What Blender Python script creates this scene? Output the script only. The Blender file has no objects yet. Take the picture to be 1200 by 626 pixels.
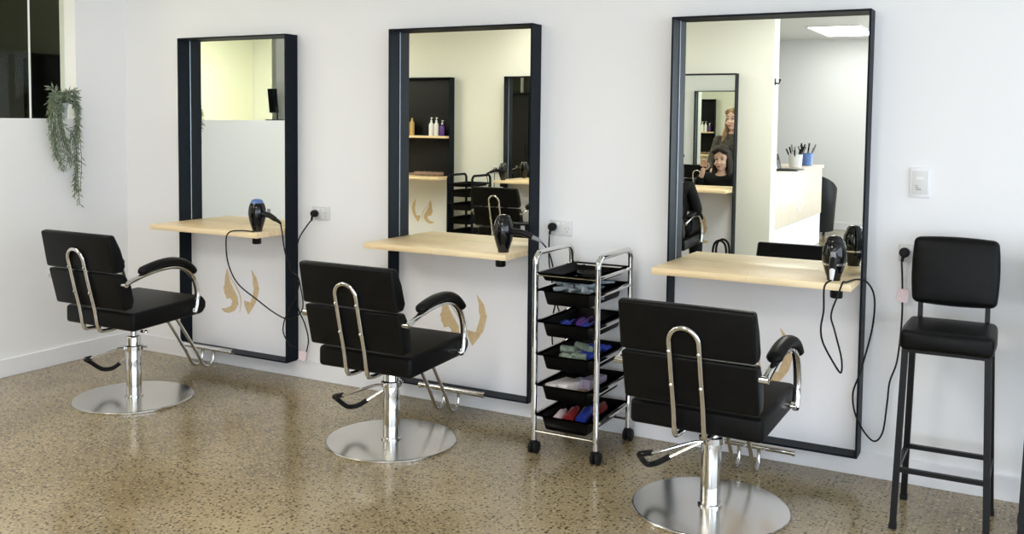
import bpy, bmesh, math, random
from mathutils import Vector, Matrix, Euler
random.seed(7)
S = bpy.context.scene
COL = S.collection
PI = math.pi

# ------------------------------------------------------------------ materials
def new_mat(name):
    m = bpy.data.materials.new(name); m.use_nodes = True
    nt = m.node_tree
    return m, nt, nt.nodes['Principled BSDF']

def mat(name, col, rough=.5, metal=0., spec=.5, coat=0., bump=0., bscale=60., var=0., vscale=8., emit=None, estr=0., aniso=0.):
    m, nt, b = new_mat(name)
    b.inputs['Base Color'].default_value = (*col, 1)
    b.inputs['Roughness'].default_value = rough
    b.inputs['Metallic'].default_value = metal
    b.inputs['Specular IOR Level'].default_value = spec
    b.inputs['Coat Weight'].default_value = coat
    b.inputs['Coat Roughness'].default_value = .08
    tc = nt.nodes.new('ShaderNodeTexCoord')
    if var:
        n = nt.nodes.new('ShaderNodeTexNoise'); n.inputs['Scale'].default_value = vscale; n.inputs['Detail'].default_value = 4
        nt.links.new(tc.outputs['Object'], n.inputs['Vector'])
        r = nt.nodes.new('ShaderNodeValToRGB')
        r.color_ramp.elements[0].position = .3; r.color_ramp.elements[1].position = .7
        r.color_ramp.elements[0].color = (*[c*(1-var) for c in col], 1)
        r.color_ramp.elements[1].color = (*[min(1, c*(1+var)) for c in col], 1)
        nt.links.new(n.outputs['Fac'], r.inputs['Fac']); nt.links.new(r.outputs['Color'], b.inputs['Base Color'])
    if bump:
        n = nt.nodes.new('ShaderNodeTexNoise'); n.inputs['Scale'].default_value = bscale; n.inputs['Detail'].default_value = 3
        nt.links.new(tc.outputs['Object'], n.inputs['Vector'])
        bp = nt.nodes.new('ShaderNodeBump'); bp.inputs['Strength'].default_value = bump; bp.inputs['Distance'].default_value = .002
        nt.links.new(n.outputs['Fac'], bp.inputs['Height']); nt.links.new(bp.outputs['Normal'], b.inputs['Normal'])
    if emit:
        b.inputs['Emission Color'].default_value = (*emit, 1); b.inputs['Emission Strength'].default_value = estr
    return m

M = {}
M['wall'] = mat('white_wall_paint', (.85, .85, .855), .6, bump=.05, bscale=180)
M['wall_cream'] = mat('cream_wall_paint', (.80, .805, .725), .6, bump=.05, bscale=180)
M['wall_olive'] = mat('dark_olive_wall_paint', (.030, .035, .020), .6, var=.15, vscale=1.2)
M['ceil'] = mat('ceiling_paint', (.82, .82, .80), .8, var=.03, vscale=40)
M['trim'] = mat('gloss_white_trim', (.84, .84, .86), .35)
M['black_frame'] = mat('black_powder_coat', (.004, .0075, .013), .5, spec=.13, bump=.08, bscale=500)
M['leather'] = mat('black_leather', (.0045, .0045, .0045), .40, spec=.13, bump=.25, bscale=220, var=.2, vscale=20)
M['chrome'] = mat('polished_chrome', (.70, .70, .69), .06, 1.)
M['steel'] = mat('brushed_steel', (.72, .71, .68), .19, 1., var=.05, vscale=3)
M['rubber'] = mat('black_rubber', (.006, .006, .006), .55, spec=.25, bump=.1, bscale=200)
M['plastic'] = mat('black_plastic', (.005, .005, .0055), .35, spec=.25, bump=.06, bscale=400)
M['gloss_black'] = mat('glossy_black_plastic', (.004, .004, .005), .08, spec=.4, coat=.2, bump=.01, bscale=20)
M['panel'] = mat('white_laminate', (.91, .91, .94), .35, var=.01, vscale=3)
M['gold'] = mat('gold_vinyl', (.68, .52, .30), .45, var=.10, vscale=60)
M['white_plastic'] = mat('white_plastic', (.82, .82, .82), .35)
M['grey_plastic'] = mat('grey_print', (.25, .25, .26), .5)
M['blue_metal'] = mat('blue_anodised_grille', (.12, .22, .48), .35, .3)
M['blue'] = mat('blue_plastic', (.03, .06, .42), .35)
M['purple'] = mat('purple_plastic', (.10, .03, .22), .3)
M['red'] = mat('red_plastic', (.35, .03, .03), .35)
M['pink'] = mat('pale_pink_tag', (.86, .70, .73), .5, var=.06, vscale=90)
M['greyclip'] = mat('grey_plastic', (.30, .34, .36), .4, var=.3, vscale=50)
M['greenclip'] = mat('sage_plastic', (.30, .36, .28), .4, var=.3, vscale=50)
M['boxwhite'] = mat('printed_white_card', (.74, .70, .70), .55, var=.15, vscale=45)
M['towel'] = mat('dusty_brown_cloth', (.30, .20, .15), .9, bump=.5, bscale=150, var=.2, vscale=40)
M['pot'] = mat('white_ceramic_pot', (.62, .68, .70), .35)
M['leaf'] = mat('grey_green_leaf', (.20, .25, .18), .5, var=.5, vscale=22)
M['stem'] = mat('olive_stem', (.12, .15, .06), .6, var=.2, vscale=30)
M['cloth_black'] = mat('black_cape_cloth', (.005, .005, .0055), .8, spec=.2, bump=.2, bscale=90)
M['blouse'] = mat('black_patterned_blouse', (.045, .035, .024), .7, var=1., vscale=28)
M['skin'] = mat('skin', (.70, .45, .36), .5, var=.04, vscale=20)
M['hair_dark'] = mat('dark_brown_hair', (.016, .008, .006), .7, bump=.5, bscale=90)
M['hair_blonde'] = mat('blonde_hair', (.30, .185, .095), .65, bump=.6, bscale=90, var=.35, vscale=25)
M['lips'] = mat('lips', (.45, .09, .09), .4)
M['eye'] = mat('dark_eye', (.03, .02, .015), .3)
M['edge'] = mat('pale_glass_edge', (.55, .62, .72), .25, .4)
M['black_metal'] = mat('black_steel_tube', (.005, .005, .0055), .40, spec=.25, bump=.06, bscale=400)
M['outlet'] = mat('off_white_plate', (.70, .70, .69), .4)
M['denim'] = mat('dark_trousers', (.02, .022, .03), .8)
M['gold_bottle'] = mat('amber_plastic', (.55, .38, .12), .3)
M['screen'] = mat('dark_screen', (.01, .012, .015), .12)

def wood_mat(name, c1, c2, rough=.38):
    m, nt, b = new_mat(name); N = nt.nodes; L = nt.links
    tc = N.new('ShaderNodeTexCoord')
    br = N.new('ShaderNodeTexBrick'); br.inputs['Scale'].default_value = 1.
    br.inputs['Brick Width'].default_value = .42; br.inputs['Row Height'].default_value = .045
    br.inputs['Mortar Size'].default_value = .0006; br.inputs['Bias'].default_value = 0
    br.inputs['Color1'].default_value = (*c1, 1); br.inputs['Color2'].default_value = (*c2, 1)
    br.inputs['Mortar'].default_value = (*[x*.75 for x in c2], 1)
    L.new(tc.outputs['Object'], br.inputs['Vector'])
    mp = N.new('ShaderNodeMapping'); mp.inputs['Scale'].default_value = (3, 60, 60)
    L.new(tc.outputs['Object'], mp.inputs['Vector'])
    n = N.new('ShaderNodeTexNoise'); n.inputs['Scale'].default_value = 1.4; n.inputs['Detail'].default_value = 5; n.inputs['Distortion'].default_value = .6
    L.new(mp.outputs['Vector'], n.inputs['Vector'])
    rp = N.new('ShaderNodeValToRGB'); rp.color_ramp.elements[0].color = (.86, .82, .76, 1); rp.color_ramp.elements[1].color = (1.05, 1.03, 1.0, 1)
    rp.color_ramp.elements[0].position = .35; rp.color_ramp.elements[1].position = .65
    L.new(n.outputs['Fac'], rp.inputs['Fac'])
    mx = N.new('ShaderNodeMix'); mx.data_type = 'RGBA'; mx.blend_type = 'MULTIPLY'; mx.inputs['Factor'].default_value = 1
    L.new(br.outputs['Color'], mx.inputs[6]); L.new(rp.outputs['Color'], mx.inputs[7])
    L.new(mx.outputs[2], b.inputs['Base Color']); b.inputs['Roughness'].default_value = rough
    return m
M['wood'] = wood_mat('laminated_pine', (.94, .78, .51), (.90, .71, .43))
M['wood_pale'] = wood_mat('pale_oak_board', (.88, .80, .68), (.85, .75, .61))

def mirror_mat():
    m, nt, b = new_mat('mirror_glass')
    b.inputs['Base Color'].default_value = (.90, .93, .88, 1); b.inputs['Metallic'].default_value = 1; b.inputs['Roughness'].default_value = .0
    return m
M['mirror'] = mirror_mat()

def glass_mat():
    m, nt, b = new_mat('clear_pane'); N = nt.nodes; L = nt.links
    N.remove(b)
    t = N.new('ShaderNodeBsdfTransparent'); t.inputs['Color'].default_value = (.92, .95, .92, 1)
    g = N.new('ShaderNodeBsdfGlossy'); g.inputs['Roughness'].default_value = .0
    f = N.new('ShaderNodeFresnel'); f.inputs['IOR'].default_value = 1.12
    mx = N.new('ShaderNodeMixShader')
    L.new(f.outputs[0], mx.inputs[0]); L.new(t.outputs[0], mx.inputs[1]); L.new(g.outputs[0], mx.inputs[2])
    L.new(mx.outputs[0], N['Material Output'].inputs['Surface'])
    return m
M['glass'] = glass_mat()

def floor_mat():
    m, nt, b = new_mat('polished_aggregate_concrete'); N = nt.nodes; L = nt.links
    tc = N.new('ShaderNodeTexCoord')
    n1 = N.new('ShaderNodeTexNoise'); n1.inputs['Scale'].default_value = 1.6; n1.inputs['Detail'].default_value = 4
    L.new(tc.outputs['Object'], n1.inputs['Vector'])
    r1 = N.new('ShaderNodeValToRGB'); e = r1.color_ramp.elements
    e[0].position = .32; e[0].color = (.245, .19, .105, 1); e[1].position = .68; e[1].color = (.39, .32, .20, 1)
    L.new(n1.outputs['Fac'], r1.inputs['Fac'])
    # fine sand
    n2 = N.new('ShaderNodeTexNoise'); n2.inputs['Scale'].default_value = 110; n2.inputs['Detail'].default_value = 3
    L.new(tc.outputs['Object'], n2.inputs['Vector'])
    r2 = N.new('ShaderNodeValToRGB'); r2.color_ramp.elements[0].color = (.74, .73, .70, 1); r2.color_ramp.elements[1].color = (1.18, 1.17, 1.13, 1)
    r2.color_ramp.elements[0].position = .35; r2.color_ramp.elements[1].position = .65
    L.new(n2.outputs['Fac'], r2.inputs['Fac'])
    mx = N.new('ShaderNodeMix'); mx.data_type = 'RGBA'; mx.blend_type = 'MULTIPLY'; mx.inputs['Factor'].default_value = 1
    L.new(r1.outputs['Color'], mx.inputs[6]); L.new(r2.outputs['Color'], mx.inputs[7])
    # stones: voronoi cells, some of them dark, some pale
    nd = N.new('ShaderNodeTexNoise'); nd.inputs['Scale'].default_value = 60
    L.new(tc.outputs['Object'], nd.inputs['Vector'])
    vm = N.new('ShaderNodeVectorMath'); vm.operation = 'MULTIPLY_ADD'; vm.inputs[1].default_value = (.012, .012, 0)
    L.new(nd.outputs['Color'], vm.inputs[0]); L.new(tc.outputs['Object'], vm.inputs[2])
    last = mx.outputs[2]
    for sc, thr, col, pick in ((44., .30, (.045, .032, .016), .30), (66., .34, (.060, .040, .020), .24), (58., .32, (.47, .40, .26), .22), (31., .20, (.10, .065, .035), .16)):
        v = N.new('ShaderNodeTexVoronoi'); v.inputs['Scale'].default_value = sc; v.voronoi_dimensions = '2D'
        L.new(vm.outputs[0], v.inputs['Vector'])
        sx = N.new('ShaderNodeSeparateColor'); L.new(v.outputs['Color'], sx.inputs[0])
        lt = N.new('ShaderNodeMath'); lt.operation = 'LESS_THAN'; lt.inputs[1].default_value = pick; L.new(sx.outputs[0], lt.inputs[0])
        th = N.new('ShaderNodeMapRange'); th.inputs[1].default_value = thr; th.inputs[2].default_value = thr - .12; th.inputs[3].default_value = 0; th.inputs[4].default_value = .85
        L.new(v.outputs['Distance'], th.inputs[0])
        ml = N.new('ShaderNodeMath'); ml.operation = 'MULTIPLY'; L.new(lt.outputs[0], ml.inputs[0]); L.new(th.outputs[0], ml.inputs[1])
        q = N.new('ShaderNodeMix'); q.data_type = 'RGBA'; q.inputs[7].default_value = (*col, 1)
        L.new(ml.outputs[0], q.inputs[0]); L.new(last, q.inputs[6]); last = q.outputs[2]
    L.new(last, b.inputs['Base Color'])
    b.inputs['Roughness'].default_value = .17; b.inputs['Specular IOR Level'].default_value = .5
    nb = N.new('ShaderNodeTexNoise'); nb.inputs['Scale'].default_value = 9; nb.inputs['Detail'].default_value = 2
    L.new(tc.outputs['Object'], nb.inputs['Vector'])
    bp = N.new('ShaderNodeBump'); bp.inputs['Strength'].default_value = .05; bp.inputs['Distance'].default_value = .004
    L.new(nb.outputs['Fac'], bp.inputs['Height']); L.new(bp.outputs['Normal'], b.inputs['Normal'])
    return m
M['floor'] = floor_mat()

# ------------------------------------------------------------------ mesh helpers
def obj(name, bm, m, parent=None, loc=(0, 0, 0), smooth=True, angle=40):
    bmesh.ops.recalc_face_normals(bm, faces=bm.faces[:])
    me = bpy.data.meshes.new(name); bm.to_mesh(me); bm.free()
    mats = m if isinstance(m, (list, tuple)) else [m]
    for x in mats: me.materials.append(x)
    if smooth:
        for p in me.polygons: p.use_smooth = True
        try: me.set_sharp_from_angle(angle=math.radians(angle))
        except Exception: pass
    o = bpy.data.objects.new(name, me); COL.objects.link(o)
    o.location = loc
    if parent: o.parent = parent
    return o

def thing(name, label, cat, loc=(0, 0, 0), rz=0., group=None):
    o = bpy.data.objects.new(name, None); COL.objects.link(o)
    o.empty_display_size = .05
    o.location = loc; o.rotation_euler = (0, 0, rz)
    o['label'] = label; o['category'] = cat
    if group: o['group'] = group
    return o

def tag(o, label, cat, group=None, kind=None):
    o['label'] = label; o['category'] = cat
    if group: o['group'] = group
    if kind: o['kind'] = kind
    return o

def struct(name, bm, m, label=None, parent=None):
    o = obj(name, bm, m, parent, smooth=False)
    if parent is None:
        o['kind'] = 'structure'; o['category'] = name.split('_')[0]
        if label: o['label'] = label
    return o

def dup(root, loc, rz, label, group=None):
    r = root.copy(); COL.objects.link(r); r.location = loc; r.rotation_euler = (0, 0, rz)
    r['label'] = label
    if group: r['group'] = group
    for ch in list(root.children):
        c = ch.copy(); COL.objects.link(c); c.parent = r
        for g in list(ch.children):
            d = g.copy(); COL.objects.link(d); d.parent = c
    return r

def box(bm, x0, x1, y0, y1, z0, z1, bev=0., seg=2):
    r = bmesh.ops.create_cube(bm, size=1)
    vs = r['verts']
    for v in vs:
        v.co = Vector((x0 + (v.co.x + .5)*(x1-x0), y0 + (v.co.y + .5)*(y1-y0), z0 + (v.co.z + .5)*(z1-z0)))
    if bev:
        es = list({e for v in vs for e in v.link_edges})
        bmesh.ops.bevel(bm, geom=es, offset=bev, segments=seg, profile=.5, affect='EDGES')
    return bm
def B(*a, **k): return box(bmesh.new(), *a, **k)

def spline(pts, n=8):
    P = [Vector(p) for p in pts]; out = []
    for i in range(len(P)-1):
        p0 = P[max(i-1, 0)]; p1 = P[i]; p2 = P[i+1]; p3 = P[min(i+2, len(P)-1)]
        for k in range(n):
            t = k/n
            out.append(.5*((2*p1) + (p2-p0)*t + (2*p0-5*p1+4*p2-p3)*t*t + (3*p1-p0-3*p2+p3)*t**3))
    out.append(P[-1]); return out

def tube(bm, pts, r, n=10, sm=0, sx=1., sy=1., cap=True):
    ph = PI/4 if n == 4 else 0.
    """round (or sx/sy flattened) tube along a polyline, radius r may be a function of t"""
    P = spline(pts, sm) if sm else [Vector(p) for p in pts]
    T = []
    for i in range(len(P)):
        a = P[max(i-1, 0)]; b = P[min(i+1, len(P)-1)]
        d = (b-a); T.append(d.normalized() if d.length > 1e-9 else Vector((0, 0, 1)))
    up = Vector((1, 0, 0)) if abs(T[0].x) < .8 else Vector((0, 1, 0))
    rings = []
    u = (up - T[0]*up.dot(T[0])).normalized()
    for i, p in enumerate(P):
        u = (u - T[i]*u.dot(T[i])).normalized(); w = T[i].cross(u)
        rr = r(i/(len(P)-1)) if callable(r) else r
        rings.append([bm.verts.new(p + u*math.cos(2*PI*k/n+ph)*rr*sx + w*math.sin(2*PI*k/n+ph)*rr*sy) for k in range(n)])
    for i in range(len(rings)-1):
        for k in range(n):
            bm.faces.new((rings[i][k], rings[i][(k+1) % n], rings[i+1][(k+1) % n], rings[i+1][k]))
    if cap:
        bm.faces.new(rings[0]); bm.faces.new(rings[-1][::-1])
    return bm
def T(*a, **k): return tube(bmesh.new(), *a, **k)

def lathe(bm, prof, n=40, c=(0, 0, 0), M4=None):
    rings = []
    for (r, z) in prof:
        if r < 1e-6: rings.append([bm.verts.new((0, 0, z))])
        else: rings.append([bm.verts.new((r*math.cos(2*PI*k/n), r*math.sin(2*PI*k/n), z)) for k in range(n)])
    for a, b in zip(rings, rings[1:]):
        if len(a) == 1 and len(b) == 1: continue
        for k in range(n):
            if len(a) == 1: bm.faces.new((a[0], b[k], b[(k+1) % n]))
            elif len(b) == 1: bm.faces.new((a[k], a[(k+1) % n], b[0]))
            else: bm.faces.new((a[k], a[(k+1) % n], b[(k+1) % n], b[k]))
    if len(rings[0]) > 1: bm.faces.new(rings[0][::-1])
    if len(rings[-1]) > 1: bm.faces.new(rings[-1])
    for rg in rings:
        for v in rg:
            if M4: v.co = M4 @ v.co
            v.co += Vector(c)
    return bm
def LA(*a, **k): return lathe(bmesh.new(), *a, **k)

def prism_x(bm, prof, x0, x1, bev=0., seg=3, sub=0):
    """(y, z) outline pushed along x"""
    a = [bm.verts.new((x0, y, z)) for y, z in prof]; b = [bm.verts.new((x1, y, z)) for y, z in prof]
    n = len(prof)
    fs = [bm.faces.new(a[::-1]), bm.faces.new(b)]
    for i in range(n): fs.append(bm.faces.new((a[i], a[(i+1) % n], b[(i+1) % n], b[i])))
    bmesh.ops.recalc_face_normals(bm, faces=fs)
    if bev:
        es = list({e for f in fs for e in f.edges})
        bmesh.ops.bevel(bm, geom=es, offset=bev, segments=seg, profile=.5, affect='EDGES', clamp_overlap=True)
    return bm

def plate_xz(bm, poly, y0, y1):
    a = [bm.verts.new((x, y0, z)) for x, z in poly]; b = [bm.verts.new((x, y1, z)) for x, z in poly]
    n = len(poly); bm.faces.new(a); bm.faces.new(b[::-1])
    for i in range(n): bm.faces.new((a[i], b[i], b[(i+1) % n], a[(i+1) % n]))
    return bm

def cushion(sx, sy, sz, r=.02, puff=.008, cuts=6):
    """padded block centred on the origin: soft edges, faces slightly domed"""
    bm = bmesh.new(); bmesh.ops.create_cube(bm, size=1)
    for v in bm.verts: v.co = Vector((v.co.x*sx, v.co.y*sy, v.co.z*sz))
    bmesh.ops.bevel(bm, geom=bm.edges[:], offset=r, segments=4, profile=.5, affect='EDGES')
    bmesh.ops.subdivide_edges(bm, edges=[e for e in bm.edges if e.calc_length() > .06], cuts=cuts, use_grid_fill=True)
    h = (sx/2, sy/2, sz/2)
    for v in bm.verts:
        c = v.co
        k = [max(0, 1-(c[i]/h[i])**2) for i in range(3)]
        c.x += math.copysign(puff*k[1]*k[2], c.x); c.y += math.copysign(puff*k[0]*k[2], c.y); c.z += math.copysign(puff*k[0]*k[1], c.z)
    return bm

def xf(bm, Mx):
    bmesh.ops.transform(bm, matrix=Mx, verts=bm.verts[:]); return bm
def join(*bms):
    out = bms[0]
    for b in bms[1:]:
        me = bpy.data.meshes.new('t'); b.to_mesh(me); b.free(); out.from_mesh(me); bpy.data.meshes.remove(me)
    return out
TR = Matrix.Translation
def RX(a): return Matrix.Rotation(a, 4, 'X')
def RY(a): return Matrix.Rotation(a, 4, 'Y')
def RZ(a): return Matrix.Rotation(a, 4, 'Z')

# ------------------------------------------------------------------ the room
XL = -1.827          # face of the left wall
YO = -4.73           # face of the opposite wall
YF = -9.6            # far wall behind the reception
XR = 6.2
XFL = -5.3           # wall of the wash area, behind the left wall
CE = 2.6
struct('floor', B(XFL-.2, XR+.2, YF-.2, 1.2, -.1, 0), M['floor'], 'polished speckled concrete floor of the salon')
struct('ceiling', B(XFL-.2, XR+.2, YF-.2, 1.2, CE, CE+.1), M['ceil'], 'plain white ceiling over the salon')
struct('wall_back', B(XL-.1, XR+.2, 0, .12, 0, CE), M['wall'], 'long white wall carrying the three mirror stations')
# left wall with the window opening
WY0, WY1, WZ0, WZ1 = -1.46, -.347, 1.424, 2.28
bm = bmesh.new()
box(bm, XL-.14, XL, -2.0, 0, 0, WZ0); box(bm, XL-.14, XL, -2.0, 0, WZ1, CE)
box(bm, XL-.14, XL, WY1, 0, WZ0, WZ1); box(bm, XL-.14, XL, -2.0, WY0, WZ0, WZ1)
struct('wall_left', bm, M['wall'], 'short white wall with the dark interior window')
bm = bmesh.new()
struct('wall_opposite', B(XFL, .99, YO-.2, YO, 0, CE), M['wall_cream'], 'cream wall facing the mirrors, seen in their reflections')
bm = bmesh.new()
box(bm, XFL-.2, 1.75, YF-.12, YF, 0, CE); box(bm, 1.75, 5.95, YF-.12, YF, 0, .2); box(bm, 1.75, 5.95, YF-.12, YF, 2.45, CE); box(bm, 5.95, XR+.2, YF-.12, YF, 0, CE)
struct('wall_far', bm, M['wall'], 'white wall behind the reception counter')
w3 = bmesh.new()
for x in (1.78, 3.15, 4.55, 5.92): box(w3, x-.03, x+.03, YF-.09, YF-.02, .2, 2.45)
box(w3, 1.78, 5.92, YF-.09, YF-.02, .2, .26); box(w3, 1.78, 5.92, YF-.09, YF-.02, 2.39, 2.45)
struct('window_added', w3, M['black_frame'], 'unseen black framed window added beside the reception for frontal light')  # unseen window, added so low frontal light evens out the walls
M['wall_yellow'] = mat('pale_yellow_wall_paint', (.88, .87, .70), .6, bump=.05, bscale=180)
struct('wall_side', B(XFL-.12, XFL, YF, 1.0, 0, CE), M['wall_yellow'], 'cream wall of the wash area beyond the left wall')
struct('wall_rear', B(XFL, XL-.1, .9, 1.02, 0, CE), M['wall_olive'], 'dark olive wall seen through the interior window')
struct('wall_recess', B(XL-.14, XL-.02, .121, .9, 0, CE), M['wall_olive'], 'dark olive end wall of the wash area')
# street side: wall with a big shop window
bm = bmesh.new()
box(bm, XR, XR+.12, YF, 0, 0, .25); box(bm, XR, XR+.12, YF, 0, 2.45, CE)
box(bm, XR, XR+.12, -.5, 0, .25, 2.45); box(bm, XR, XR+.12, YF, YF+.4, .25, 2.45)
struct('wall_right', bm, M['wall'], 'street side wall around the shop window')
w1 = bmesh.new()
for y in (-9.2, -7.02, -4.85, -2.68, -.5): box(w1, XR+.02, XR+.09, y-.03, y+.03, .25, 2.45)
box(w1, XR+.02, XR+.09, -9.2, -.5, .25, .31); box(w1, XR+.02, XR+.09, -9.2, -.5, 2.39, 2.45)
struct('window_1', w1, M['black_frame'], 'black framed shop window to the street')
# baseboards
struct('baseboard_back', B(XL, XR, -.012, 0, 0, .1, bev=.003), M['trim'], 'white baseboard along the mirror wall')
struct('baseboard_left', B(XL, XL+.012, -2.0, -.012, 0, .1, bev=.003), M['trim'], 'white baseboard along the left wall')
struct('baseboard_far', B(XFL, 1.75, YF, YF+.012, 0, .1, bev=.003), M['trim'], 'white baseboard behind the reception')
struct('baseboard_opposite', B(XFL, .99, YO, YO+.012, 0, .1, bev=.003), M['trim'], 'white baseboard of the opposite wall')
# interior window: pane, frame, joint
w2 = bpy.data.objects.new('window_2', None); COL.objects.link(w2); w2.location = (XL-.1, 0, WZ0)
w2['kind'] = 'structure'; w2['category'] = 'window'; w2['label'] = 'dark interior window in the left wall with a pale joint strip'
h = WZ1-WZ0
obj('pane', B(-.004, .004, -.569, WY1, 0, h), M['glass'], w2, smooth=False)
obj('pane', B(-.004, .004, WY0, -.573, 0, h), M['glass'], w2, smooth=False)
obj('joint_strip', B(-.006, .006, -.5735, -.5685, 0, h), M['trim'], w2, smooth=False)
t = bpy.data.objects.new('trim_1', None)
bm = bmesh.new()
o = struct('trim_1', B(-4.62, -4.58, .86, .9, 0, CE), M['trim'], 'thin white joint strip on the dark olive wall')

# ------------------------------------------------------------------ styling stations
SW, SH, SZ, SD = .8193, 1.8, .0954, .0973
LFACE = [(-0.117, 0.566), (-0.131, 0.519), (-0.136, 0.468), (-0.147, 0.451), (-0.139, 0.438), (-0.139, 0.421), (-0.128, 0.409), (-0.121, 0.389), (-0.092, 0.397), (-0.076, 0.38), (-0.087, 0.352), (-0.124, 0.335), (-0.165, 0.328), (-0.142, 0.311), (-0.104, 0.307), (-0.059, 0.325), (-0.029, 0.365), (-0.033, 0.403), (-0.06, 0.442), (-0.091, 0.489), (-0.104, 0.53)]
LSTR = [(-0.112, 0.563), (-0.086, 0.515), (-0.046, 0.468), (-0.02, 0.426), (-0.009, 0.38), (-0.021, 0.317)]
RLEAF = [(0.070, 0.578), (0.112, 0.53), (0.13, 0.47), (0.112, 0.4), (0.086, 0.362), (0.047, 0.314), (0.02, 0.36), (0.014, 0.392), (0.044, 0.388), (0.066, 0.386), (0.083, 0.433), (0.092, 0.468), (0.084, 0.489), (0.083, 0.532), (0.075, 0.562)]

def station(cx, y, rz, label, group, shelf_unit=False, name='styling_station'):
    t = thing(name, label, 'mirror' if not shelf_unit else 'shelf', (cx, y, 0), rz, group)
    w = SW/2; th = .008
    bm = bmesh.new()
    box(bm, -w, -w+th, -SD, -.002, SZ, SZ+SH); box(bm, w-th, w, -SD, -.002, SZ, SZ+SH)
    box(bm, -w+th, w-th, -SD, -.002, SZ+SH-th, SZ+SH); box(bm, -w+th, w-th, -SD, -.002, SZ, SZ+th)
    obj('frame', bm, M['black_frame'], t, smooth=False)
    xi = w-th-.0005
    if shelf_unit:
        obj('back_panel', B(-xi, xi, -.014, -.003, .835, SZ+SH-th), M['black_metal'], t, smooth=False)
        obj('upper_shelf', B(-xi, xi, -.16, -.0145, 1.245, 1.268, bev=.002), M['wood'], t)
    else:
        obj('mirror_glass', B(-xi, xi, -.012, -.003, .8352, SZ+SH-th), M['mirror'], t, smooth=False)
    if not shelf_unit:
        for s_ in (-1, 1):
            o = obj('bevelled_edge', B(s_*xi-.0035 if s_ > 0 else -xi, xi if s_ > 0 else -xi+.0035, -.0135, -.0122, .8352, SZ+SH-th), M['edge'], t, smooth=False)
            o['label'] = 'pale bevelled mirror edge'
    obj('lower_panel', B(-xi, xi, -.012, -.003, SZ+th, .806), M['panel'], t, smooth=False)
    obj('shelf', B(-xi, xi, -.3129, -.003, .8065, .8348, bev=.002), M['wood'], t)
    bm = bmesh.new()
    plate_xz(bm, LFACE, -.0135, -.0121); plate_xz(bm, RLEAF, -.0135, -.0121)
    P = spline([(x, 0, z) for x, z in LSTR], 5)
    ws = [.001 + .0035*math.sin(PI*min(1, i/(len(P)-1)*1.0)) for i in range(len(P))]
    poly = [(p.x-q, p.z) for p, q in zip(P, ws)] + [(p.x+q, p.z) for p, q in reversed(list(zip(P, ws)))]
    plate_xz(bm, poly, -.0135, -.0121)
    o = obj('face_emblem', bm, M['gold'], t, smooth=False); o['label'] = 'gold emblem of a face profile with flowing hair'
    if not shelf_unit:
        obj('dryer_socket', LA([(.021, 0), (.024, .004), (.024, .038)], 24, (w-.073, -.245, .768)), M['plastic'], t)
    return t

MX = (-1.2702, .2303, 1.7298)
g = 'styling stations along the white wall'
station(MX[0]+SW/2, 0, 0, 'black framed mirror station nearest the hanging plant, with wooden shelf', g)
station(MX[1]+SW/2, 0, 0, 'middle black framed mirror station, beside the black tray trolley', g)
station(MX[2]+SW/2, 0, 0, 'largest looking black framed mirror station, beside the black bar stool', g)
g2 = 'stations along the opposite wall'
OA, OB, OU = -1.34, .265, -2.82
station(OA, YO, PI, 'black framed mirror station on the opposite wall, reflected in the middle mirror', g2)
station(OB, YO, PI, 'mirror station on the opposite wall that shows the two women', g2)
station(OU, YO, PI, 'black framed shelving unit holding pump bottles, reflected in the middle mirror', g2, True, 'shelving_unit')

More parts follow.
